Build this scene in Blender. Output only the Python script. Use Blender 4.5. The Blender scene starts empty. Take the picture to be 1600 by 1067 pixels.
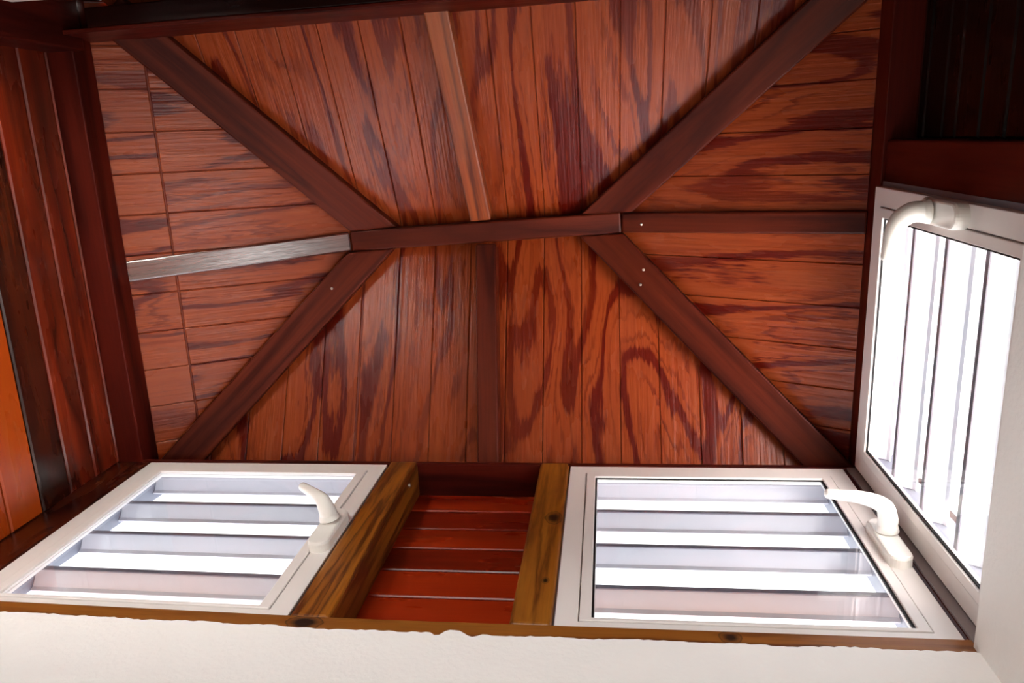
import bpy, bmesh, math, random
from mathutils import Vector, Matrix
random.seed(7)

# ------------------------------------------------------------------ camera, sky, light, exposure
S = 0.78            # survey unit -> metres
H = 1.60            # camera height above the floor (metres); survey origin = camera
SC = bpy.context.scene
COL = SC.collection

cam_d = bpy.data.cameras.new('camera'); cam = bpy.data.objects.new('camera', cam_d); COL.objects.link(cam)
Rm = ((0.992594, 0.009585, 0.121103), (0.039846, -0.967419, -0.250025), (0.114761, 0.252999, -0.960636))
mw = Matrix(Rm).to_4x4(); mw.translation = Vector((0, 0, H)); cam.matrix_world = mw
cam_d.sensor_fit = 'HORIZONTAL'; cam_d.sensor_width = 36.0; cam_d.lens = 36.0 * 1219.55 / 1600.0
cam_d.clip_start = 0.02
SC.camera = cam

SKY_STRENGTH = 1.3
w = bpy.data.worlds.new('sky'); SC.world = w; w.use_nodes = True
wn = w.node_tree.nodes; wl = w.node_tree.links
bg = wn['Background']; bg.inputs['Color'].default_value = (0.95, 0.97, 1.0, 1); bg.inputs['Strength'].default_value = SKY_STRENGTH

SC.view_settings.view_transform = 'Standard'; SC.view_settings.look = 'None'
SC.view_settings.gamma = 1.0; SC.view_settings.use_curve_mapping = False
SC.view_settings.exposure = 1.28
SC.cycles.use_denoising = True
SC.cycles.max_bounces = 7; SC.cycles.diffuse_bounces = 5; SC.cycles.glossy_bounces = 3
SC.cycles.caustics_reflective = False; SC.cycles.caustics_refractive = False

def T(p): return Vector((p[0] * S, p[1] * S, p[2] * S + H))

SUN = 46.0
sd = bpy.data.lights.new('sun', 'SUN'); sd.energy = SUN; sd.angle = math.radians(0.6); sd.color = (1.0, 0.96, 0.9)
so = bpy.data.objects.new('sun', sd); COL.objects.link(so); so.location = (6, 3, 12)
so.rotation_euler = (-Vector((0.24, 0.06, 0.97))).to_track_quat('-Z', 'Y').to_euler()

def fill_lamp(name, loc, direction, sx, sy, power, color=(1, 0.99, 0.97)):
    d = bpy.data.lights.new(name, 'AREA'); d.shape = 'RECTANGLE'; d.size = sx; d.size_y = sy; d.energy = power; d.color = color
    o = bpy.data.objects.new(name, d); COL.objects.link(o); o.location = loc
    o.rotation_euler = Vector(direction).to_track_quat('-Z', 'Y').to_euler()
    return o
# fill lamp added at the room's far end to brighten the front plaster
fill_lamp('back_fill', T((-1.65, -4.95, -0.55)), (0, 1, 0.15), 1.15, 1.95, 62)
# fill lamp added low on the right wall for the left rafter's glare
fill_lamp('low_fill', T((0.685, 0.48, -1.30)), (-1, 0, 0.0), 0.62, 1.1, 13)

# ------------------------------------------------------------------ materials
def srgb(r, g, b):
    f = lambda c: (c / 255.0) / 12.92 if c / 255.0 <= 0.04045 else ((c / 255.0 + 0.055) / 1.055) ** 2.4
    return (f(r), f(g), f(b), 1.0)

class NT:
    def __init__(s, name):
        s.m = bpy.data.materials.new(name); s.m.use_nodes = True
        s.t = s.m.node_tree; s.bsdf = s.t.nodes['Principled BSDF']
    def n(s, kind, **kw):
        nd = s.t.nodes.new(kind)
        for k, v in kw.items():
            if k.startswith('i_'): nd.inputs[k[2:]].default_value = v
            else: setattr(nd, k, v)
        return nd
    def l(s, a, b): s.t.links.new(a, b)
    def math(s, op, a, b=None, c=None):
        nd = s.n('ShaderNodeMath', operation=op)
        for i, x in enumerate((a, b, c)):
            if x is None: continue
            if isinstance(x, (int, float)): nd.inputs[i].default_value = x
            else: s.l(x, nd.inputs[i])
        return nd.outputs[0]
    def ramp(s, fac, stops):
        nd = s.n('ShaderNodeValToRGB'); cr = nd.color_ramp
        while len(cr.elements) < len(stops): cr.elements.new(0.5)
        for e, (p, c) in zip(cr.elements, stops):
            e.position = p; e.color = c if len(c) == 4 else (*c, 1)
        s.l(fac, nd.inputs[0]); return nd.outputs[0]
    def mix(s, fac, a, b, blend='MIX'):
        nd = s.n('ShaderNodeMix', data_type='RGBA', blend_type=blend)
        for i, x in ((0, fac), (6, a), (7, b)):
            if isinstance(x, (int, float)): nd.inputs[i].default_value = x
            elif isinstance(x, tuple): nd.inputs[i].default_value = x
            else: s.l(x, nd.inputs[i])
        return nd.outputs[2]
    def noise(s, vec, scale, detail=3, rough=0.5, dist=0.0):
        nd = s.n('ShaderNodeTexNoise'); nd.inputs['Scale'].default_value = scale; nd.inputs['Detail'].default_value = detail
        nd.inputs['Roughness'].default_value = rough; nd.inputs['Distortion'].default_value = dist
        s.l(vec, nd.inputs['Vector']); return nd.outputs['Fac']
    def mapping(s, vec, scale, loc=(0, 0, 0)):
        nd = s.n('ShaderNodeMapping'); nd.inputs['Scale'].default_value = scale; nd.inputs['Location'].default_value = loc
        s.l(vec, nd.inputs['Vector']); return nd.outputs[0]

STAIN = 0.40        # overall depth of the timber stain
def wood(name, base, dark, light, rings=7.0, across=5.0, along=0.8, band=(0.52, 0.74), rough=0.32, spec=0.5, bump=0.25,
         blotch=None, blotch_amt=0.0, streak=0.35, knots=(), coat=0.0, rough_var=0.15, jagged=0.05, crisp=False):
    """varnished timber; UV.x runs across the grain, UV.y along it (metres)"""
    base, dark, light = [tuple(x * STAIN for x in c[:3]) + (1,) for c in (base, dark, light)]
    t = NT(name)
    uv = t.n('ShaderNodeUVMap').outputs[0]
    flame = t.noise(t.mapping(uv, (across, along, 1)), 1.0, 3.2, 0.45, 0.35)
    fib = t.noise(t.mapping(uv, (160, 5, 1)), 1.0, 3, 0.6)
    fib2 = t.noise(t.mapping(uv, (55, 2.2, 1), (3, 7, 0)), 1.0, 2, 0.55)
    teeth = t.noise(t.mapping(uv, (150, 14, 1), (2, 1, 0)), 1.0, 2, 0.55)
    jag = t.math('MULTIPLY', t.math('SUBTRACT', teeth, 0.5), jagged)
    ph = t.math('FRACT', t.math('MULTIPLY', t.math('ADD', flame, jag), rings))
    if crisp:                           # rotary-cut veneer: sharp dark islands with thin lines between them
        main = t.ramp(ph, [(0.0, (1, 1, 1)), (0.17, (0.92,) * 3), (0.23, (0.12,) * 3), (0.40, (0, 0, 0)), (0.93, (0.1,) * 3), (1.0, (0.85,) * 3)])
        ph2 = t.math('FRACT', t.math('MULTIPLY', t.math('ADD', flame, jag), rings * 3.0))
        thin = t.ramp(ph2, [(0.0, (0.62,) * 3), (0.16, (0.5,) * 3), (0.28, (0, 0, 0)), (0.95, (0, 0, 0)), (1.0, (0.5,) * 3)])
        lines = t.noise(t.mapping(uv, (4.5, 1.6, 1), (6, 2, 0)), 1.0, 2, 0.5)
        grain = t.math('MAXIMUM', main, t.math('MULTIPLY', thin, t.ramp(lines, [(0.42, (0, 0, 0)), (0.58, (1, 1, 1))])))
    else:
        grain = t.ramp(ph, [(0.0, (0.9,) * 3), (0.10, (0.6,) * 3), (band[0] * 0.6, (0.12,) * 3), (band[0], (0, 0, 0)), (band[1], (0.08,) * 3), (1.0, (1, 1, 1))])
    patch = t.noise(t.mapping(uv, (2.2, 1.1, 1), (9, 4, 0)), 1.0, 2, 0.5)
    gfac = t.math('MULTIPLY', grain, t.math('MULTIPLY_ADD', patch, 2.4, -0.25))
    gfac = t.n('ShaderNodeClamp').outputs[0] if False else t.math('MINIMUM', t.math('MAXIMUM', gfac, 0.0), 1.0)
    c = t.mix(t.ramp(fib2, [(0.25, (0, 0, 0)), (0.75, (1, 1, 1))]), base, light)
    c = t.mix(gfac, c, dark)
    c = t.mix(t.math('MULTIPLY', t.ramp(fib, [(0.45, (0, 0, 0)), (0.7, (1, 1, 1))]), streak), c, dark)
    if blotch:
        bl = t.noise(t.mapping(uv, (7, 2.0, 1), (1.7, 2.3, 0)), 1.0, 4, 0.6, 0.4)
        c = t.mix(t.math('MULTIPLY', t.ramp(bl, [(0.5, (0, 0, 0)), (0.68, (1, 1, 1))]), blotch_amt), c, blotch)
    for (ku, kv, kr) in knots:
        sp = t.n('ShaderNodeVectorMath', operation='DISTANCE')
        mp = t.mapping(uv, (1, 0.7, 1)); sp.inputs[1].default_value = (ku, kv * 0.7, 0)
        t.l(mp, sp.inputs[0])
        dd = t.math('ADD', t.math('DIVIDE', sp.outputs['Value'], kr), t.math('MULTIPLY', t.math('SUBTRACT', fib2, 0.5), 0.8))
        c = t.mix(t.ramp(dd, [(0.35, (1, 1, 1)), (0.8, (0.25,) * 3), (0.95, (0.75,) * 3), (1.3, (0, 0, 0))]), c, (0.012, 0.005, 0.003, 1))
    t.l(c, t.bsdf.inputs['Base Color'])
    rn = t.noise(t.mapping(uv, (14, 3, 1), (5, 5, 0)), 1.0, 3, 0.6)
    t.l(t.math('MULTIPLY_ADD', rn, rough_var * 2, rough - rough_var), t.bsdf.inputs['Roughness'])
    t.bsdf.inputs['Specular IOR Level'].default_value = spec
    t.bsdf.inputs['Coat Weight'].default_value = coat; t.bsdf.inputs['Coat Roughness'].default_value = 0.25
    b = t.n('ShaderNodeBump'); b.inputs['Strength'].default_value = bump; b.inputs['Distance'].default_value = 0.002
    hgt = t.math('ADD', t.math('MULTIPLY', fib, 0.9), t.math('MULTIPLY', fib2, 1.2))
    t.l(hgt, b.inputs['Height']); t.l(b.outputs[0], t.bsdf.inputs['Normal'])
    return t.m

def plain(name, col, rough=0.4, spec=0.5, metal=0.0, bump=0.0, bscale=300.0, var=0.0):
    t = NT(name)
    obj = t.n('ShaderNodeTexCoord').outputs['Object']
    nz = t.noise(obj, 9.0, 4, 0.6)
    c2 = tuple(x * (1 - var) for x in col[:3]) + (1,)
    t.l(t.mix(nz, col, c2), t.bsdf.inputs['Base Color'])
    t.bsdf.inputs['Roughness'].default_value = rough; t.bsdf.inputs['Metallic'].default_value = metal
    t.bsdf.inputs['Specular IOR Level'].default_value = spec
    if bump:
        b = t.n('ShaderNodeBump'); b.inputs['Strength'].default_value = bump; b.inputs['Distance'].default_value = 0.002
        t.l(t.math('ADD', t.noise(obj, bscale, 3, 0.6), t.math('MULTIPLY', t.noise(obj, bscale / 8, 3, 0.6), 2.0)), b.inputs['Height'])
        t.l(b.outputs[0], t.bsdf.inputs['Normal'])
    return t.m

def glass_mat():
    t = NT('window_glass')
    tr = t.n('ShaderNodeBsdfTransparent'); gl = t.n('ShaderNodeBsdfGlossy'); gl.inputs['Roughness'].default_value = 0.02
    lw = t.n('ShaderNodeLayerWeight')      # Schlick reflectance, the same from both sides of the pane
    fr = t.math('MULTIPLY_ADD', t.math('POWER', lw.outputs['Facing'], 5.0), 0.96, 0.03)
    mx = t.n('ShaderNodeMixShader'); t.l(fr, mx.inputs[0]); t.l(tr.outputs[0], mx.inputs[1]); t.l(gl.outputs[0], mx.inputs[2])
    tr.inputs['Color'].default_value = (0.97, 0.985, 0.99, 1)
    t.l(mx.outputs[0], t.t.nodes['Material Output'].inputs['Surface']); return t.m

M = {}
M['ply'] = wood('varnished_plywood', srgb(208, 88, 40), srgb(128, 28, 13), srgb(220, 104, 52), rings=9, across=3.3, along=0.62, band=(0.42, 0.80),
                rough=0.27, spec=0.22, bump=0.6, blotch=srgb(118, 44, 32), blotch_amt=0.25, streak=0.2, rough_var=0.12, jagged=0.035, crisp=True)
M['beam'] = wood('stained_beam', srgb(126, 46, 28), srgb(84, 26, 16), srgb(146, 60, 36), rings=4, across=9, along=0.7, rough=0.4, spec=0.13, bump=0.2, streak=0.3)
M['beam_orange'] = wood('worn_orange_beam', srgb(220, 98, 36), srgb(130, 52, 26), srgb(232, 122, 50), rings=6, across=14, along=0.7, rough=0.4, bump=0.3, streak=0.4,
                        blotch=srgb(96, 56, 46), blotch_amt=0.35)
M['beam_gloss'] = wood('glossy_stained_beam', srgb(126, 46, 28), srgb(84, 26, 16), srgb(146, 60, 36), rings=4, across=9, along=0.7, rough=0.24, spec=1.0, bump=0.8, coat=0.4, streak=0.3, rough_var=0.08)
M['plate'] = wood('dark_stained_plate', srgb(112, 30, 20), srgb(72, 18, 12), srgb(128, 40, 25), rings=4, across=9, along=0.7, rough=0.4, spec=0.13, bump=0.2)
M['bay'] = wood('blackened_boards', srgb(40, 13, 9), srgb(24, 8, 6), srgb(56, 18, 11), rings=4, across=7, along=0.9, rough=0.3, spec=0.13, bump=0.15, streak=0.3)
M['mahogany'] = wood('mahogany_boards', srgb(160, 44, 22), srgb(84, 23, 13), srgb(196, 70, 32), rings=4, across=7, along=0.9, rough=0.27, bump=0.15, streak=0.3,
                     blotch=srgb(60, 28, 18), blotch_amt=0.6)
M['mahogany_dark'] = wood('dark_mahogany_boards', srgb(86, 28, 16), srgb(44, 15, 10), srgb(120, 48, 22), rings=4, across=7, along=0.9, rough=0.27, bump=0.15, streak=0.3)
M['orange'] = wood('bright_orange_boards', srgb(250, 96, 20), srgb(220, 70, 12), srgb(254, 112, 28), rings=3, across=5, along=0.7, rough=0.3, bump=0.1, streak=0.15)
M['red'] = wood('red_stained_boards', srgb(232, 62, 18), srgb(160, 32, 10), srgb(240, 74, 24), rings=3, across=6, along=0.8, rough=0.3, bump=0.1, streak=0.2)
M['red_dark'] = wood('deep_red_stained_boards', srgb(176, 42, 14), srgb(112, 22, 9), srgb(196, 52, 18), rings=3, across=6, along=0.8, rough=0.3, bump=0.1, streak=0.2)
M['backing'] = plain('dark_groove_timber', srgb(58, 20, 12), 0.6, 0.3, var=0.3)
M['groove'] = plain('stained_groove_timber', srgb(120, 46, 24), 0.5, 0.3, var=0.3)
M['pvc'] = plain('white_frame_enamel', srgb(232, 226, 222), 0.32, 0.5, var=0.04)
M['pvc_grey'] = plain('grey_blue_shutter_rail', srgb(128, 132, 146), 0.45, 0.4, var=0.15)  # grey-blue tone for the shutter rails and the outer frame
M['strip'] = plain('grey_corner_strip', srgb(132, 118, 116), 0.5, 0.4, var=0.15)
M['handle'] = plain('white_handle_enamel', srgb(238, 236, 230), 0.28, 0.5, var=0.03)
M['slat'] = plain('white_louver_enamel', srgb(190, 192, 200), 0.42, 0.4, var=0.06)
M['edge_strip'] = plain('grey_slat_edge', srgb(104, 102, 112), 0.5, 0.3, var=0.2)  # darker grey strip along each slat's inner edge
M['bead'] = plain('white_glazing_bead', srgb(238, 236, 238), 0.3, 0.5)
M['rubber'] = plain('black_rubber', srgb(16, 14, 16), 0.55, 0.3)
M['screw'] = plain('zinc_screw', srgb(190, 180, 170), 0.35, 0.5, metal=0.8)
M['plaster'] = plain('white_plaster', srgb(247, 245, 241), 0.85, 0.2, bump=0.5, bscale=120.0, var=0.03)
M['tile'] = plain('clay_floor_tile', srgb(150, 130, 114), 0.35, 0.4, var=0.1)
M['terracotta'] = plain('grey_slate_roof', srgb(116, 116, 122), 0.9, 0.2, var=0.2)
M['pale_roof'] = plain('pale_pink_roof', srgb(208, 194, 192), 0.9, 0.2, var=0.1)
M['glass'] = glass_mat()

# ------------------------------------------------------------------ builders
def tag(o, label=None, cat=None, group=None, kind=None):
    if label: o['label'] = label
    if cat: o['category'] = cat
    if group: o['group'] = group
    if kind: o['kind'] = kind
    return o

def empty(name, p):
    o = bpy.data.objects.new(name, None); COL.objects.link(o); o.location = T(p); o.empty_display_size = 0.05
    return o

def world_loc(o):
    v = o.location.copy()
    while o.parent: o = o.parent; v += o.location
    return v

def build(name, verts, faces, mat, parent=None, uvfun=None, smooth=False, bevel=0.0, seg=2):
    """verts in survey units; object origin at the middle of its bounding box"""
    P = [T(v) for v in verts]
    lo = Vector([min(p[i] for p in P) for i in range(3)]); hi = Vector([max(p[i] for p in P) for i in range(3)])
    c = (lo + hi) / 2
    me = bpy.data.meshes.new(name); me.from_pydata([p - c for p in P], [], faces)
    bm = bmesh.new(); bm.from_mesh(me); bmesh.ops.recalc_face_normals(bm, faces=bm.faces)
    if bevel: bmesh.ops.bevel(bm, geom=list(bm.edges), offset=bevel * S, segments=seg, affect='EDGES', profile=0.5, clamp_overlap=True)
    if uvfun:
        uvl = bm.loops.layers.uv.new('UVMap')
        for f in bm.faces:
            for lp in f.loops: lp[uvl].uv = uvfun(lp.vert.co + c)
    bm.to_mesh(me); bm.free()
    if smooth:
        for f in me.polygons: f.use_smooth = True
    me.materials.append(mat)
    o = bpy.data.objects.new(name, me); COL.objects.link(o)
    if parent: o.parent = parent; o.location = c - world_loc(parent)
    else: o.location = c
    return o

def uv_axes(across, along, depth=None, off=(0.0, 0.0)):
    a = Vector(across).normalized(); g = Vector(along).normalized(); d = Vector(depth).normalized() if depth else a.cross(g)
    return lambda p: (p.dot(a) + p.dot(d) * 0.83 + off[0], p.dot(g) + off[1])

BOXF = [(0, 1, 3, 2), (4, 6, 7, 5), (0, 4, 5, 1), (2, 3, 7, 6), (0, 2, 6, 4), (1, 5, 7, 3)]
def box(name, x, y, z, mat, parent=None, along='z', bevel=0.0, off=None, seg=2):
    v = [(a, b, c) for a in x for b in y for c in z]
    ax = {'x': (1, 0, 0), 'y': (0, 1, 0), 'z': (0, 0, 1)}; ac = {'x': (0, 1, 0), 'y': (0, 0, 1), 'z': (1, 0, 0)}; dp = {'x': (0, 0, 1), 'y': (1, 0, 0), 'z': (0, 1, 0)}
    off = off if off is not None else (random.uniform(0, 9), random.uniform(0, 9))
    return build(name, v, BOXF, mat, parent, uv_axes(ac[along], ax[along], dp[along], off), bevel=bevel, seg=seg)

def beam(name, A, B, width, depth, mat, parent=None, up=(0, 0, 1), bevel=0.006, off=None, cut=None):
    """square timber: A,B = centre line of the UNDERSIDE; depth goes 'up'"""
    A = Vector(A); B = Vector(B); d = (B - A).normalized(); side = d.cross(Vector(up)).normalized(); u = side.cross(d).normalized()
    v = []
    for P in (A, B):
        for s in (-0.5, 0.5):
            for k in (0, 1): 
                q = P + side * width * s + u * depth * k
                if cut and P is A:          # slide the end along the timber onto a vertical plane n.xy = c
                    nx, ny, c = cut; q = q + d * ((c - nx * q.x - ny * q.y) / (nx * d.x + ny * d.y))
                v.append(q)
    off = off or (random.uniform(0, 9), random.uniform(0, 9))
    return build(name, v, BOXF, mat, parent, uv_axes(side, d, u, off), bevel=bevel)

def clip(poly, a, b, c):            # keep a*x+b*y<=c
    out = []
    for i in range(len(poly)):
        p, q = poly[i], poly[(i + 1) % len(poly)]
        fp = a * p[0] + b * p[1] - c; fq = a * q[0] + b * q[1] - c
        if fp <= 0: out.append(p)
        if (fp < 0 < fq) or (fq < 0 < fp):
            s = fp / (fp - fq); out.append((p[0] + s * (q[0] - p[0]), p[1] + s * (q[1] - p[1])))
    return out

def plank(name, poly, n, thick, mat, parent, uvf, cham=0.006):
    """poly: ordered planar points of the visible face; n: unit normal towards the room; chamfered edges"""
    P = [Vector(p) for p in poly]; n = Vector(n).normalized(); k = len(P)
    c = sum(P, Vector()) / k
    ins = []
    for i in range(k):
        e0 = (P[i] - P[i - 1]).normalized(); e1 = (P[(i + 1) % k] - P[i]).normalized()
        m0 = n.cross(e0); m1 = n.cross(e1)
        if m0.dot(c - P[i]) < 0: m0 = -m0
        if m1.dot(c - P[i]) < 0: m1 = -m1
        q = 1 + m0.dot(m1)
        ins.append(P[i] + (m0 + m1) * (cham / max(q, 0.35)))
    v = ins + [p - n * cham for p in P] + [p - n * thick for p in P]
    f = [tuple(range(k)), tuple(range(3 * k - 1, 2 * k - 1, -1))]
    for r in (0, k):
        for i in range(k):
            j = (i + 1) % k; f.append((r + i, r + j, r + k + j, r + k + i))
    return build(name, v, f, mat, parent, uvf)

def catmull(pts, n=8):
    P = [Vector(p) for p in pts]; P = [P[0] * 2 - P[1]] + P + [P[-1] * 2 - P[-2]]; out = []
    for i in range(1, len(P) - 2):
        for k in range(n):
            t = k / n
            out.append(0.5 * ((2 * P[i]) + (P[i + 1] - P[i - 1]) * t + (2 * P[i - 1] - 5 * P[i] + 4 * P[i + 1] - P[i + 2]) * t * t + (3 * P[i] - P[i - 1] - 3 * P[i + 1] + P[i + 2]) * t ** 3))
    out.append(P[-2]); return out

def tube(name, path, radii, mat, parent, flat=1.0, upv=(0, 0, 1), n=16):
    pts = catmull(path); m = len(pts); v = []; f = []
    up = Vector(upv)
    def rad(t):
        x = t * (len(radii) - 1); i = min(int(x), len(radii) - 2); return radii[i] + (radii[i + 1] - radii[i]) * (x - i)
    rings = [(pts[i], rad(i / (m - 1)), (pts[min(i + 1, m - 1)] - pts[max(i - 1, 0)]).normalized()) for i in range(m)]
    p, r, d = rings[-1]
    for a in (25, 50, 70, 82): rings.append((p + d * r * math.sin(math.radians(a)) * 0.8, r * math.cos(math.radians(a)), d))
    for (p, r, d) in rings:
        s = d.cross(up).normalized(); u = s.cross(d).normalized()
        for k in range(n):
            a = 2 * math.pi * k / n; v.append(p + s * r * math.cos(a) * flat + u * r * math.sin(a))
    for i in range(len(rings) - 1):
        for k in range(n): f.append((i * n + k, i * n + (k + 1) % n, (i + 1) * n + (k + 1) % n, (i + 1) * n + k))
    f.append(tuple(range(n))); f.append(tuple(range((len(rings) - 1) * n, len(rings) * n)))
    return build(name, v, f, mat, parent, smooth=True)

def screw(p, n, parent, r=0.0052):
    """domed screw head on a beam, n = direction towards the room"""
    n = Vector(n).normalized(); s = n.orthogonal().normalized(); u = n.cross(s); p = Vector(p); v = []; f = []; k = 10
    for (rr, hh) in ((1, -0.3), (1, 0.12), (0.7, 0.4), (0.25, 0.5)):
        for i in range(k):
            a = 2 * math.pi * i / k; v.append(p + (s * math.cos(a) + u * math.sin(a)) * r * rr + n * r * hh)
    for q in range(3):
        for i in range(k): f.append((q * k + i, q * k + (i + 1) % k, (q + 1) * k + (i + 1) % k, (q + 1) * k + i))
    f.append(tuple(range(k))); f.append(tuple(range(3 * k, 4 * k)))
    return build('screw', v, f, M['screw'], parent, smooth=True)

# ------------------------------------------------------------------ roof of the lantern (hipped ceiling)
Z0, ZA = 2.385, 2.77
ML = (ZA - Z0) / (1.56 - 0.835); MR = (ZA - Z0) / (0.75 + 0.015); MB = 0.518; MF = 0.504
plane = {'front': lambda x, y: ZA - MF * (y - 0.348), 'back': lambda x, y: ZA - MB * (0.271 - y),
         'left': lambda x, y: Z0 + ML * (x + 1.56), 'right': lambda x, y: Z0 + MR * (0.75 - x)}
hip = {'BL': ((-0.83, 0.358), (-1.411, 0.969)), 'TL': ((-0.838, 0.270), (-1.374, -0.307)),
       'BR': ((-0.011, 0.335), (0.622, 0.969)), 'TR': ((-0.019, 0.272), (0.596, -0.298))}
def side_of(h, keep):               # half plane through hip h that keeps point 'keep'
    (x0, y0), (x1, y1) = hip[h]; a, b = y1 - y0, -(x1 - x0); c = a * x0 + b * y0
    if a * keep[0] + b * keep[1] > c: a, b, c = -a, -b, -c
    return a, b, c
ceiling = tag(empty('ceiling', (-0.4, 0.3, ZA)), 'hipped ceiling of grooved orange-brown varnished plywood, four slopes', 'ceiling', kind='structure')
PITCH = 0.1305
def slope(side, keep, hips, lim, axis, first, seam_at, rot, wide=99.0):
    z = plane[side]
    region = [(-1.64, -0.46), (0.83, -0.46), (0.83, 1.10), (-1.64, 1.10)]
    for h in hips: region = clip(region, *side_of(h, keep))
    for l in lim: region = clip(region, *l)
    nx = (z(0.01, 0) - z(0, 0)) / 0.01; ny = (z(0, 0.01) - z(0, 0)) / 0.01
    nrm = Vector((nx, ny, -1)).normalized()
    lift = lambda pts, dz=0.0: [Vector((x, y, z(x, y))) - nrm * dz for x, y in pts]
    g = Vector((0, 1, ny)) if axis == 'x' else Vector((1, 0, nx)); a = Vector((1, 0, 0)) if axis == 'x' else Vector((0, 1, 0))
    r = lift(region, 0.006); k = len(r)
    back = build('roof_slope', r + [p - nrm * 0.03 for p in r], [tuple(range(k)), tuple(range(k, 2 * k))] + [(i, (i + 1) % k, k + (i + 1) % k, k + i) for i in range(k)], M['groove'], ceiling)
    lo = min(p[0 if axis == 'x' else 1] for p in region); hi = max(p[0 if axis == 'x' else 1] for p in region)
    e = first - PITCH * math.ceil((first - lo) / PITCH); 
    uvf = uv_axes(a, g, nrm, rot)
    while e < hi:
        s = (1, 0) if axis == 'x' else (0, 1)
        gap = 0.0009
        g0 = 0.004 if (axis == 'x' and abs(e - wide) < 0.01) else gap
        g1 = 0.004 if (axis == 'x' and abs(e + PITCH - wide) < 0.01) else gap
        q = clip(clip(region, s[0], s[1], e + PITCH - g1), -s[0], -s[1], -(e + g0))
        if seam_at is not None and len(q) > 2:
            t = (0, 1) if axis == 'x' else (1, 0)
            parts = [clip(q, t[0], t[1], seam_at - 0.0018), clip(q, -t[0], -t[1], -(seam_at + 0.0018))]
        else: parts = [q]
        for j, pq in enumerate(parts):
            if len(pq) < 3: continue
            ar = abs(sum(pq[i][0] * pq[(i + 1) % len(pq)][1] - pq[(i + 1) % len(pq)][0] * pq[i][1] for i in range(len(pq)))) / 2
            if ar < 0.0015: continue
            uv2 = uv_axes(a, g, nrm, (rot[0] + 3.1 * j, rot[1] + 1.7 * j))
            plank('plank', lift(pq), nrm, 0.016, M['ply'], back, uv2, cham=0.0024)
        e += PITCH
    return back
s_front = slope('front', (-0.4, 0.9), ('BL', 'BR'), [(0, -1, -0.31)], 'x', -0.872, None, (0.3, 0.2), -0.872)
s_back = slope('back', (-0.4, -0.2), ('TL', 'TR'), [(0, 1, 0.33)], 'x', -0.345, None, (7.7, 4.1))
s_left = slope('left', (-1.4, 0.3), ('TL', 'BL'), [(1, 0, -0.80)], 'y', -0.072, -1.437, (2.9, 8.3))
s_right = slope('right', (0.6, 0.3), ('TR', 'BR'), [(-1, 0, 0.04)], 'y', 0.397, None, (5.2, 1.4))

box('ridge_cap', (-1.0, 0.15), (0.2, 0.42), (2.80, 2.83), M['backing'], ceiling, along='x')
# ridge and rafters: the numbers are the underside
RD = 0.066
def under(side, x, y): return plane[side](x, y) - RD / math.cos(math.atan(0.51))
zr = 2.70
rb = tag(beam('ridge_beam', (-0.905, 0.3285, zr), (0.050, 0.2885, zr), 0.071, 0.062, M['beam']), 'short dark ridge beam at the top where all the rafters meet', 'beam')
def hipbeam(h, sides, label, w=0.112, extra=0.16, screws=()):
    (x0, y0), (x1, y1) = hip[h]
    zf = lambda x, y: min(under(sides[0], x, y), under(sides[1], x, y))
    z0 = zr - 0.004; z1 = zf(x1, y1) + 0.012
    rx, ry = 0.050 + 0.905, 0.2885 - 0.3285; rl = math.hypot(rx, ry); nx, ny = -ry / rl, rx / rl      # normal of the ridge line in plan
    cut = (nx, ny, nx * -0.905 + ny * 0.3285 + (0.0365 if h[0] == 'B' else -0.0365))
    A = Vector((x0, y0, z0)); B = Vector((x1, y1, z1)); d = B - A
    E = B + d.normalized() * extra
    o = tag(beam('hip_rafter', A, E, w, 0.085, M['beam'], cut=cut), label, 'beam', 'hip rafters')
    dn = d.normalized(); sd = dn.cross(Vector((0, 0, 1))).normalized(); n = -(sd.cross(dn)).normalized()
    for (t, s) in screws: screw(A + d * t + sd * s, n, o)
    return o
hipbeam('TL', ('left', 'back'), 'dark hip rafter running from the ridge to the upper left corner of the ceiling', w=0.122)
hipbeam('BL', ('left', 'front'), 'dark hip rafter running from the ridge down behind the window left of the board panel', screws=((0.22, -0.012),), extra=0.17)
hipbeam('TR', ('right', 'back'), 'dark hip rafter running from the ridge to the upper right, above the right wall window', extra=0.3)
hipbeam('BR', ('right', 'front'), 'dark hip rafter running from the ridge to the corner between the two right windows', screws=((0.19, 0.02), (0.22, -0.022)), extra=0.17)

o = tag(beam('common_rafter', (-0.417, 0.345, 2.683), (-0.390, 1.10, under('front', 0, 1.10)), 0.071, 0.066, M['beam']), 'dark middle rafter running from the ridge down towards the front windows', 'beam', 'middle rafters')
o = tag(beam('common_rafter', (-0.43, 0.268, 2.683), (-0.485, -0.42, under('back', 0, -0.42)), 0.073, 0.068, M['beam_orange']), 'worn orange middle rafter running up from the ridge, lighter than the others', 'beam', 'middle rafters')
o = tag(beam('common_rafter', (-0.905, 0.3285, 2.696), (-1.60, 0.372, 2.386 - 0.02 - 0.008), 0.068, 0.066, M['beam_gloss']), 'glossy middle rafter running from the ridge to the left wall', 'beam', 'middle rafters')
o = tag(beam('common_rafter', (0.052, 0.2885, 2.696), (0.745, 0.272, 2.362), 0.067, 0.066, M['beam']), 'dark middle rafter running from the ridge to the right wall', 'beam', 'middle rafters')
screw((0.118, 0.292, 2.663), (0.43, 0, -0.9), o)

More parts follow.
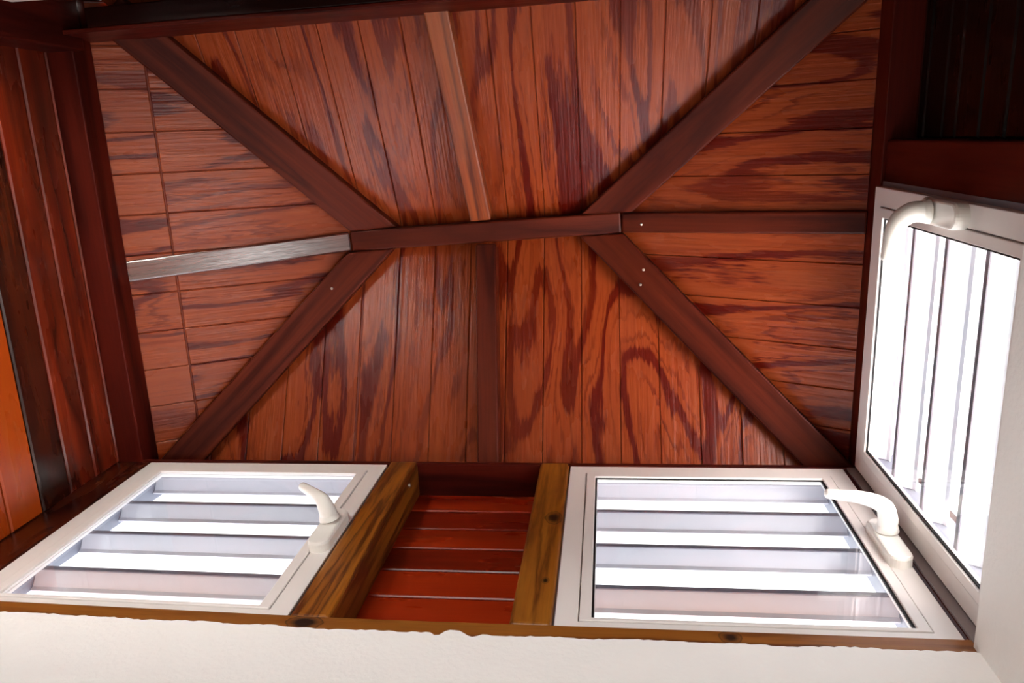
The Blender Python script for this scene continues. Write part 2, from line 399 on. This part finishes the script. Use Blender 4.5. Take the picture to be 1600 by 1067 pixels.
# ------------------------------------------------------------------ wall plates
box('wall_plate', (-1.70, 0.83), (1.0, 1.115), (2.285, 2.305), M['plate'], along='x', bevel=0.002)
tag(bpy.context.scene.objects['wall_plate'], 'thin dark plate along the top of the front windows', 'beam', 'wall plates')
o = tag(box('wall_plate', (-1.72, -1.56), (-0.46, 1.12), (2.285, 2.378), M['plate'], along='y', bevel=0.004), 'dark stained plate between the left wall boards and the ceiling', 'beam', 'wall plates')
o = tag(box('wall_plate', (0.748, 0.832), (-0.46, 1.115), (2.285, 2.385), M['plate'], along='y', bevel=0.004), 'dark stained plate above the right wall window', 'beam', 'wall plates')
yb = lambda x: -0.345 - 0.0215 * (x + 1.33)
v = []
for x in (-1.56, 0.75):
    for y in (yb(x), yb(x) - 0.012):
        for z in (2.21, 2.40): v.append((x, y, z))
o = tag(build('wall_plate', v, BOXF, M['plate'], None, uv_axes((0, 0, 1), (1, 0, 0), (0, 1, 0)), bevel=0.003), 'reddish plate along the top edge above the orange rafter', 'beam', 'wall plates')

v = []
for x in (-1.455, 0.75):
    for y in (yb(x) - 0.0125, yb(x) - 0.066):
        for z in (2.212, 2.30): v.append((x, y, z))
o = tag(build('lintel_beam', v, BOXF, M['bay'], None, uv_axes((0, 0, 1), (1, 0, 0), (0, 1, 0)), bevel=0.003), 'nearly black lintel beam at the top left behind the reddish plate', 'beam')

def lens_bow(x, z):      # lens bow built into the shape: sill and left window climb leftwards
    k = min(max((-0.55 - x) / 0.95, 0.0), 1.2); return z + 0.023 * k * min(max((2.279 - z) / 0.83, 0.0), 1.15)
FR = lambda a, z, d: (a, 1.0 + d, lens_bow(a, z))

# ------------------------------------------------------------------ timber posts and sill
PINE = dict(rings=14, across=9, along=0.35, rough=0.36, bump=0.3, streak=0.35, blotch=srgb(72, 28, 11), blotch_amt=0.7)
postm1 = wood('honey_pine_post', srgb(216, 126, 34), srgb(128, 62, 17), srgb(232, 146, 48), **PINE)
postm2 = wood('honey_pine_post_knotted', srgb(218, 130, 36), srgb(130, 64, 17), srgb(234, 150, 50), knots=((0.529, 3.105, 0.020), (0.530, 2.862, 0.007)), **PINE)
sillm = wood('golden_pine_sill', srgb(206, 122, 40), srgb(140, 72, 20), srgb(224, 142, 54), knots=((3.03, -0.515, 0.022), (3.03, 0.19, 0.014)), rings=10, across=8, along=0.4, rough=0.4, bump=0.25, streak=0.3)
p1 = tag(box('window_post', (-0.706, -0.612), (0.998, 1.115), (1.446, 2.303), postm1, along='z', bevel=0.010, off=(0, 0), seg=3), 'honey brown pine post beside the left window, left of the red panel', 'post', 'front window posts')
screw((-0.612, 1.02, 2.17), (1, -0.3, 0), p1, 0.008)
p2 = tag(box('window_post', (-0.215, -0.122), (0.998, 1.115), (1.446, 2.303), postm2, along='z', bevel=0.010, off=(0, -0.0), seg=3), 'honey brown knotted pine post right of the red board panel', 'post', 'front window posts')
cp = tag(box('corner_post', (-1.70, -1.532), (1.0, 1.115), (1.40, 2.285), M['mahogany_dark'], along='z', bevel=0.004), 'dark glossy corner post left of the left window', 'post', 'corner posts')
cp = tag(box('corner_post', (0.712, 0.86), (1.002, 1.115), (1.446, 2.285), M['plate'], along='z', bevel=0.003), 'dark corner post in the gap between the two right windows', 'post', 'corner posts')
cp = tag(box('corner_post', (-1.66, -1.53), (-0.45, -0.305), (1.446, 2.30), M['plate'], along='z', bevel=0.006), 'dark corner post at the upper left end of the left wall boards', 'post', 'corner posts')
rp = tag(box('window_post', (0.757, 0.86), (0.04, 0.175), (1.446, 2.285), M['plate'], along='z', bevel=0.006), 'dark reddish post beside the right wall window at the shadowed bay', 'post')
xs = [-1.70 + 2.435 * i / 20 for i in range(21)]; v = []; f = []
for x in xs: v += [FR(x, 1.446, -0.001), FR(x, 1.38, -0.001), FR(x, 1.38, 0.12), FR(x, 1.446, 0.12)]
for i in range(20):
    for k in range(4): f.append((4 * i + k, 4 * i + (k + 1) % 4, 4 * i + 4 + (k + 1) % 4, 4 * i + 4 + k))
f += [(0, 1, 2, 3), (80, 81, 82, 83)]
sill = tag(build('sill_beam', v, f, sillm, None, uv_axes((0, 1, 0), (1, 0, 0), (0, 0, 1), (0, 0))), 'golden brown knotted timber sill under the front windows', 'beam')

# ------------------------------------------------------------------ board panels
def boards(parent, pick, edges, plan, n, along, th=0.03, cham=0.0045):
    """horizontal boards; edges = groove heights from top to bottom"""
    for i in range(len(edges) - 1):
        zt, zb_ = edges[i] - 0.003, edges[i + 1] + 0.003
        (x0, y0), (x1, y1) = plan
        poly = [(x0, y0, zt), (x1, y1, zt), (x1, y1, zb_), (x0, y0, zb_)]
        plank('plank', poly, n, th, pick(i), parent, uv_axes((0, 0, 1), along, n, (random.uniform(0, 9), random.uniform(0, 9))), cham=cham)
bp = tag(box('board_panel', (-0.62, -0.20), (1.132, 1.15), (1.40, 2.30), M['backing'], along='x'), 'recessed panel of red stained boards between the two pine posts', 'panel')
boards(bp, lambda i: M['red_dark'] if i in (1, 3) else M['red'], [2.292, 2.176, 2.062, 1.948, 1.831, 1.706, 1.59, 1.47, 1.40], ((-0.622, 1.11), (-0.20, 1.11)), (0, -1, 0), (1, 0, 0), 0.02, 0.003)
wl_ = tag(box('wall_left', (-1.70, -1.672), (-0.45, 1.0), (1.30, 2.285), M['backing'], along='y'), 'left wall of glossy mahogany boards, bright orange lower down', 'wall', kind='structure')
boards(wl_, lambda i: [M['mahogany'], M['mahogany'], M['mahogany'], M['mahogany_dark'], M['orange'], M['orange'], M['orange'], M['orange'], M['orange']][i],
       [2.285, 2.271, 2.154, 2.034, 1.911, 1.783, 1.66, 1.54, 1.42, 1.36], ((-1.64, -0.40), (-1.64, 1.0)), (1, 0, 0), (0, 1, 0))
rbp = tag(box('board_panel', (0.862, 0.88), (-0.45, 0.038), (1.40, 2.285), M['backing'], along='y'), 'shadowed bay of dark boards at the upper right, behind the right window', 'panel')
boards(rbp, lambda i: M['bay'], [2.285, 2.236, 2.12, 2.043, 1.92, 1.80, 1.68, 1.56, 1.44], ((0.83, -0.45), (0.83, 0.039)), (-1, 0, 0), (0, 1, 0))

# ------------------------------------------------------------------ windows
RI = lambda a, z, d: (0.735 + d, a, z)
BK = lambda a, z, d: (a, -0.39 - d, z)
def ring(name, F, a0, a1, z0, z1, wd, d0, d1, mat, parent, bevel=0.0):
    wd = wd if isinstance(wd, tuple) else (wd,) * 4
    O = [(a0, z0), (a1, z0), (a1, z1), (a0, z1)]; I = [(a0 + wd[0], z0 + wd[1]), (a1 - wd[2], z0 + wd[1]), (a1 - wd[2], z1 - wd[3]), (a0 + wd[0], z1 - wd[3])]
    v = [F(*p, d0) for p in O] + [F(*p, d0) for p in I] + [F(*p, d1) for p in O] + [F(*p, d1) for p in I]; f = []
    for i in range(4):
        j = (i + 1) % 4
        f += [(i, j, 4 + j, 4 + i), (8 + i, 12 + i, 12 + j, 8 + j), (i, 8 + i, 8 + j, j), (4 + i, 4 + j, 12 + j, 12 + i)]
    return build(name, v, f, mat, parent, bevel=bevel)
def quadbox(name, F, a0, a1, z0, z1, d0, d1, mat, parent, bevel=0.0, seg=2):
    v = [F(a, z, d) for a in (a0, a1) for z in (z0, z1) for d in (d0, d1)]
    return build(name, v, BOXF, mat, parent, bevel=bevel, seg=seg)

BLADES = (2.269, 2.071, 1.8755, 1.677)
def window(name, F, a0, a1, z0, z1, label, handle=None, din=0.045, dout=0.085, slats=True, shut=(0.03, 0.03), frame_d=0.032, edge_strip='rubber', bot=0.034):
    W = tag(empty(name, F((a0 + a1) / 2, z0, 0.03)), label, 'window', kind='structure')
    def inset(k):                       # outer edge of the k-th ring: (a0, a1, z0, z1)
        i = (0.0, 0.0525, 0.0785, 0.0835)[k]; j = i * bot / 0.083
        return a0 + i, a1 - i, z0 + j, z1 - i
    q = bot / 0.083
    ring('frame', F, *inset(0), (0.050, 0.050 * q, 0.050, 0.050), 0.0, frame_d, M['pvc'], W, bevel=0.002)
    ring('sash', F, *inset(1), (0.026, 0.026 * q, 0.026, 0.026), -0.003, 0.016, M['pvc'], W, bevel=0.002)
    ring('rebate', F, a0 + 0.046, a1 - 0.046, z0 + 0.046 * q, z1 - 0.046, (0.012, 0.012 * q, 0.012, 0.012), 0.017, 0.024, M['strip'], W)
    ring('gasket', F, *inset(2), (0.005, 0.0012, 0.005, 0.0015), 0.003, 0.007, M[edge_strip], W)
    ring('glazing_bead', F, *inset(2), (0.0065, 0.002, 0.0065, 0.004), 0.0075, 0.0155, M['bead'], W)
    g = inset(3)
    quadbox('glass_pane', F, g[0], g[1], g[2], g[3], 0.009, 0.013, M['glass'], W)
    if slats:
        ring('shutter_frame', F, a0 - 0.02 - shut[0], a1 + 0.02 + shut[1], z0 - 0.03, z1 + 0.005, (0.03, 0.02, 0.03, 0.011), din - 0.002, dout + 0.03, M['pvc_grey'], W)
        b0, b1 = a0 - shut[0] + 0.012, a1 + shut[1] - 0.012
        for zt in [z1 - 2.279 + zz for zz in BLADES]:
            zo = zt - 0.037; th = 0.004
            prof = [(din, zt), (din, zt - 0.013), (dout - 0.004, zo), (dout, zo - 0.012), (dout + th, zo - 0.012), (dout + th, zo + 0.006), (din + th, zt)]
            k = len(prof); v = [F(a, z, d) for a in (b0, b1) for d, z in prof]
            f = [tuple(range(k)), tuple(range(k, 2 * k))] + [(q, (q + 1) % k, k + (q + 1) % k, k + q) for q in range(k)]
            sl = build('louver_slat', v, f, M['slat'], W)
            quadbox('slat_edge', F, b0 + 0.002, b1 - 0.002, zt - 0.0155, zt, din - 0.0035, din - 0.0005, M['edge_strip'], sl)
    if handle:
        ha, hz, path = handle
        # rounded base plate
        v = []; f = []; n = 12; L = 0.066; r = 0.029
        prof = [(1.0, 0.0), (1.0, -0.022), (0.9, -0.0275), (0.78, -0.029)]
        for (k, d) in prof:
            for c, a_off in ((L, 0), (-L - 0.012, math.pi)):
                for q in range(n + 1):
                    t = a_off + math.pi * q / n; v.append(F(ha + r * k * math.cos(t), hz - 0.02 + c + r * k * math.sin(t), d))
        m = 2 * (n + 1)
        for q in range(len(prof) - 1):
            for i_ in range(m): f.append((q * m + i_, q * m + (i_ + 1) % m, (q + 1) * m + (i_ + 1) % m, (q + 1) * m + i_))
        f += [tuple(range(m)), tuple(range(3 * m, 4 * m))]
        hb = build('window_handle', v, f, M['handle'], W)
        P = [F(*q) for q in path]
        nb = Vector(P[1]) - Vector(P[0]); nb.normalize()
        tube('collar', [Vector(P[0]) + nb * 0.004, Vector(P[0]) + nb * 0.009], [0.0275, 0.027], M['handle'], hb)
        tube('lever', [Vector(P[0]) + nb * 0.010] + [Vector(q) for q in P[1:]], [0.0235, 0.0235, 0.022, 0.019, 0.015, 0.0125], M['handle'], hb, upv=(0, 0, 1))
    return W
w1 = window('window_1', FR, -1.526, -0.7096, 1.446, 2.279, 'left white louvred window beside the dark corner post, with a handle on its right edge',
            ((-0.742), 1.84, [(-0.744, 1.836, -0.029), (-0.752, 1.838, -0.065), (-0.775, 1.858, -0.085), (-0.842, 1.909, -0.092)]), shut=(-0.015, 0.0), edge_strip='bead')
w2 = window('window_2', FR, -0.118, 0.702, 1.446, 2.279, 'white louvred window right of the knotted pine post, with a lever over its right edge',
            (0.676, 1.835, [(0.680, 1.835, -0.029), (0.678, 1.835, -0.07), (0.664, 1.835, -0.10), (0.612, 1.835, -0.12), (0.535, 1.835, -0.129)]), shut=(0.0, -0.04))
w3 = window('window_3', RI, 0.163, 0.991, 1.400, 2.279, 'white louvred window in the right wall, slats running upright in the picture',
            (0.190, 1.82, [(0.188, 1.82, -0.029), (0.190, 1.82, -0.07), (0.210, 1.82, -0.095), (0.245, 1.82, -0.107), (0.287, 1.82, -0.114)]), din=0.034, dout=0.077, shut=(0.0, -0.03), frame_d=0.026, bot=0.083)
ring('outer_frame', RI, 0.150, 1.008, 1.40, 2.284, 0.03, 0.020, 0.033, M['pvc_grey'], w3)
quadbox('corner_strip', RI, 0.996, 1.006, 1.43, 2.279, -0.022, 0.012, M['strip'], w3)
w4 = window('window_4', BK, -1.50, -1.08, 1.15, 1.985, 'white window in the back wall, a sliver at the upper left corner', shut=(0.0, 0.0))

# ------------------------------------------------------------------ plaster, room below, outside
def jag(a, b, n, z, amp):
    out = []
    for i in range(n + 1):
        t = i / n; x = a + (b - a) * t
        out.append((x, z + amp * (random.random() - 0.5) + 0.6 * amp * math.sin(x * 23.0) * math.sin(x * 9.1 + 1)))
    return out
def ragged_wall(name, F, a, b, zt, zb_, amp, d0, d1, lumps, label):
    top = jag(a, b, 240, zt, amp); v = []; f = []
    for (x, z) in top:
        for (lx, lz, lw) in lumps: z += lz * math.exp(-((x - lx) / lw) ** 2)
        v += [F(x, z, d0 + 0.004), F(x, z - 0.004, d0), F(x, zb_, d0), F(x, z, d1)]
    for i in range(len(top) - 1):
        p, q = 4 * i, 4 * i + 4
        f += [(p, q, q + 1, p + 1), (p + 1, q + 1, q + 2, p + 2), (p, p + 3, q + 3, q)]
    return tag(build(name, v, f, M['plaster']), label, 'wall', kind='structure')
ragged_wall('wall_front', FR, -1.70, 0.71, 1.404, -2.05, 0.0045, -0.006, 0.02, [(-0.36, -0.012, 0.012), (-0.33, 0.012, 0.018), (-0.285, -0.012, 0.012)], 'rough white plaster wall with a ragged edge under the timber sill')
PR = lambda a, z, d: (0.708 + d, a, z)
ragged_wall('wall_right', PR, -6.0, 1.0, 1.428, -2.05, 0.002, 0.0, 0.10, [], 'smooth white plaster wall under the right wall window')
DR = lambda a, z, d: (0.707 + d, a, z)  # unseen door added around the low fill lamp
dr = tag(empty('added_door', (0.70, 0.48, -2.05)), 'unseen glazed white door added around the fill lamp low in the right wall', 'door', kind='structure')
ring('door_frame', DR, 0.04, 0.92, -2.05, -0.55, 0.05, -0.015, -0.001, M['pvc'], dr)
quadbox('door_glass', DR, 0.09, 0.87, -2.0, -0.6, -0.006, -0.002, M['glass'], dr)
back = tag(empty('wall_back', (-0.4, -0.41, 1.0)), 'dark timber back wall above the viewer with window openings', 'wall', kind='structure')
box('lintel', (-1.56, 0.86), (-0.445, -0.43), (1.985, 2.22), M['plate'], back, along='x')
box('panelling', (-1.08, 0.86), (-0.43, -0.405), (1.15, 1.985), M['plate'], back, along='z')
box('apron', (-1.56, 0.86), (-0.43, -0.392), (1.06, 1.15), M['plaster'], back, along='x')
box('roof_closure', (-1.72, 0.90), (-0.49, -0.46), (1.985, 2.50), M['backing'], back, along='x')
# weather closing of the lantern walls outside the windows
sh = tag(empty('wall_outside', (-0.4, 1.16, 2.3)), 'outer weatherboarding closing the lantern behind plates and panels', 'wall', kind='structure')
box('weatherboard', (-1.74, 0.83), (1.09, 1.11), (2.306, 2.50), M['backing'], sh, along='x')
box('weatherboard', (-0.72, -0.11), (1.151, 1.17), (1.38, 2.284), M['backing'], sh, along='x')
box('weatherboard', (-1.76, -1.73), (-0.47, 1.15), (0.75, 2.50), M['backing'], sh, along='y')
box('weatherboard', (0.81, 0.83), (-0.47, 1.11), (2.386, 2.50), M['backing'], sh, along='y')
box('weatherboard', (0.82, 0.91), (-0.47, 0.17), (2.2862, 2.32), M['backing'], sh, along='y')
box('weatherboard', (0.885, 0.91), (-0.47, 0.17), (1.38, 2.30), M['backing'], sh, along='y')
box('weatherboard', (0.81, 0.93), (1.03, 1.15), (1.38, 2.284), M['backing'], sh, along='z')
box('weatherboard', (-1.75, -1.60), (1.118, 1.15), (1.38, 2.284), M['backing'], sh, along='z')
# room under the lantern
tag(box('floor', (-5.6, 0.8), (-5.1, 1.1), (-2.12, -2.05), M['tile'], along='x'), 'clay tiled floor of the room below', 'floor', kind='structure')
lw = tag(empty('wall_left_lower', (-5.5, -2, -2.05)), 'white plaster wall at the far left of the room below', 'wall', kind='structure')
box('pier', (-5.6, -5.5), (-5.1, 1.1), (-2.05, 1.1), M['plaster'], lw)
bw = tag(empty('wall_back_lower', (-2.4, -5, -2.05)), 'white plaster end wall of the room below with an opening added for the fill lamp', 'wall', kind='structure')
box('pier', (-5.6, -2.4), (-5.1, -5.0), (-2.05, 1.1), M['plaster'], bw); box('pier', (-0.9, 0.8), (-5.1, -5.0), (-2.05, 1.1), M['plaster'], bw)
box('head', (-2.4, -0.9), (-5.1, -5.0), (0.6, 1.1), M['plaster'], bw)
fw = tag(box('wall_front_lower', (-5.6, -1.69), (1.0, 1.1), (-2.05, 1.1), M['plaster']), 'white plaster wall continuing left of the lantern', 'wall', kind='structure')
lc = tag(empty('ceiling_lower', (-2.4, -2, 0.8)), 'white plaster ceiling of the room around the lantern opening', 'ceiling', kind='structure')
box('ceiling_field', (-5.6, -1.64), (-5.1, 1.1), (1.06, 1.14), M['plaster'], lc); box('ceiling_field', (-1.64, 0.8), (-5.1, -0.392), (1.06, 1.14), M['plaster'], lc)
box('shaft_side', (-1.72, -1.64), (-0.43, 1.0), (1.06, 1.42), M['plaster'], lc)
# unseen roofs around the lantern, added to bounce sun up through the windows
v = [(-1.8, 1.16, 1.30), (0.95, 1.16, 1.30), (9, 12, -2.4), (-10, 12, -2.4), (0.95, -0.5, 1.30), (9, -11, -2.4), (-1.8, -0.5, 1.0), (-10, -11, -2.4)]
tag(build('roof_outside', v, [(0, 1, 2, 3), (4, 6, 7, 5), (6, 0, 3, 7)], M['terracotta']), 'unseen grey roof added outside, falling away from the lantern windows', 'roof', kind='structure')
tag(build('roof_outside', [v[1], v[4], v[5], v[2]], [(0, 1, 2, 3)], M['pale_roof']), 'unseen pale pink roof added to bounce sun into the right wall window', 'roof', kind='structure')
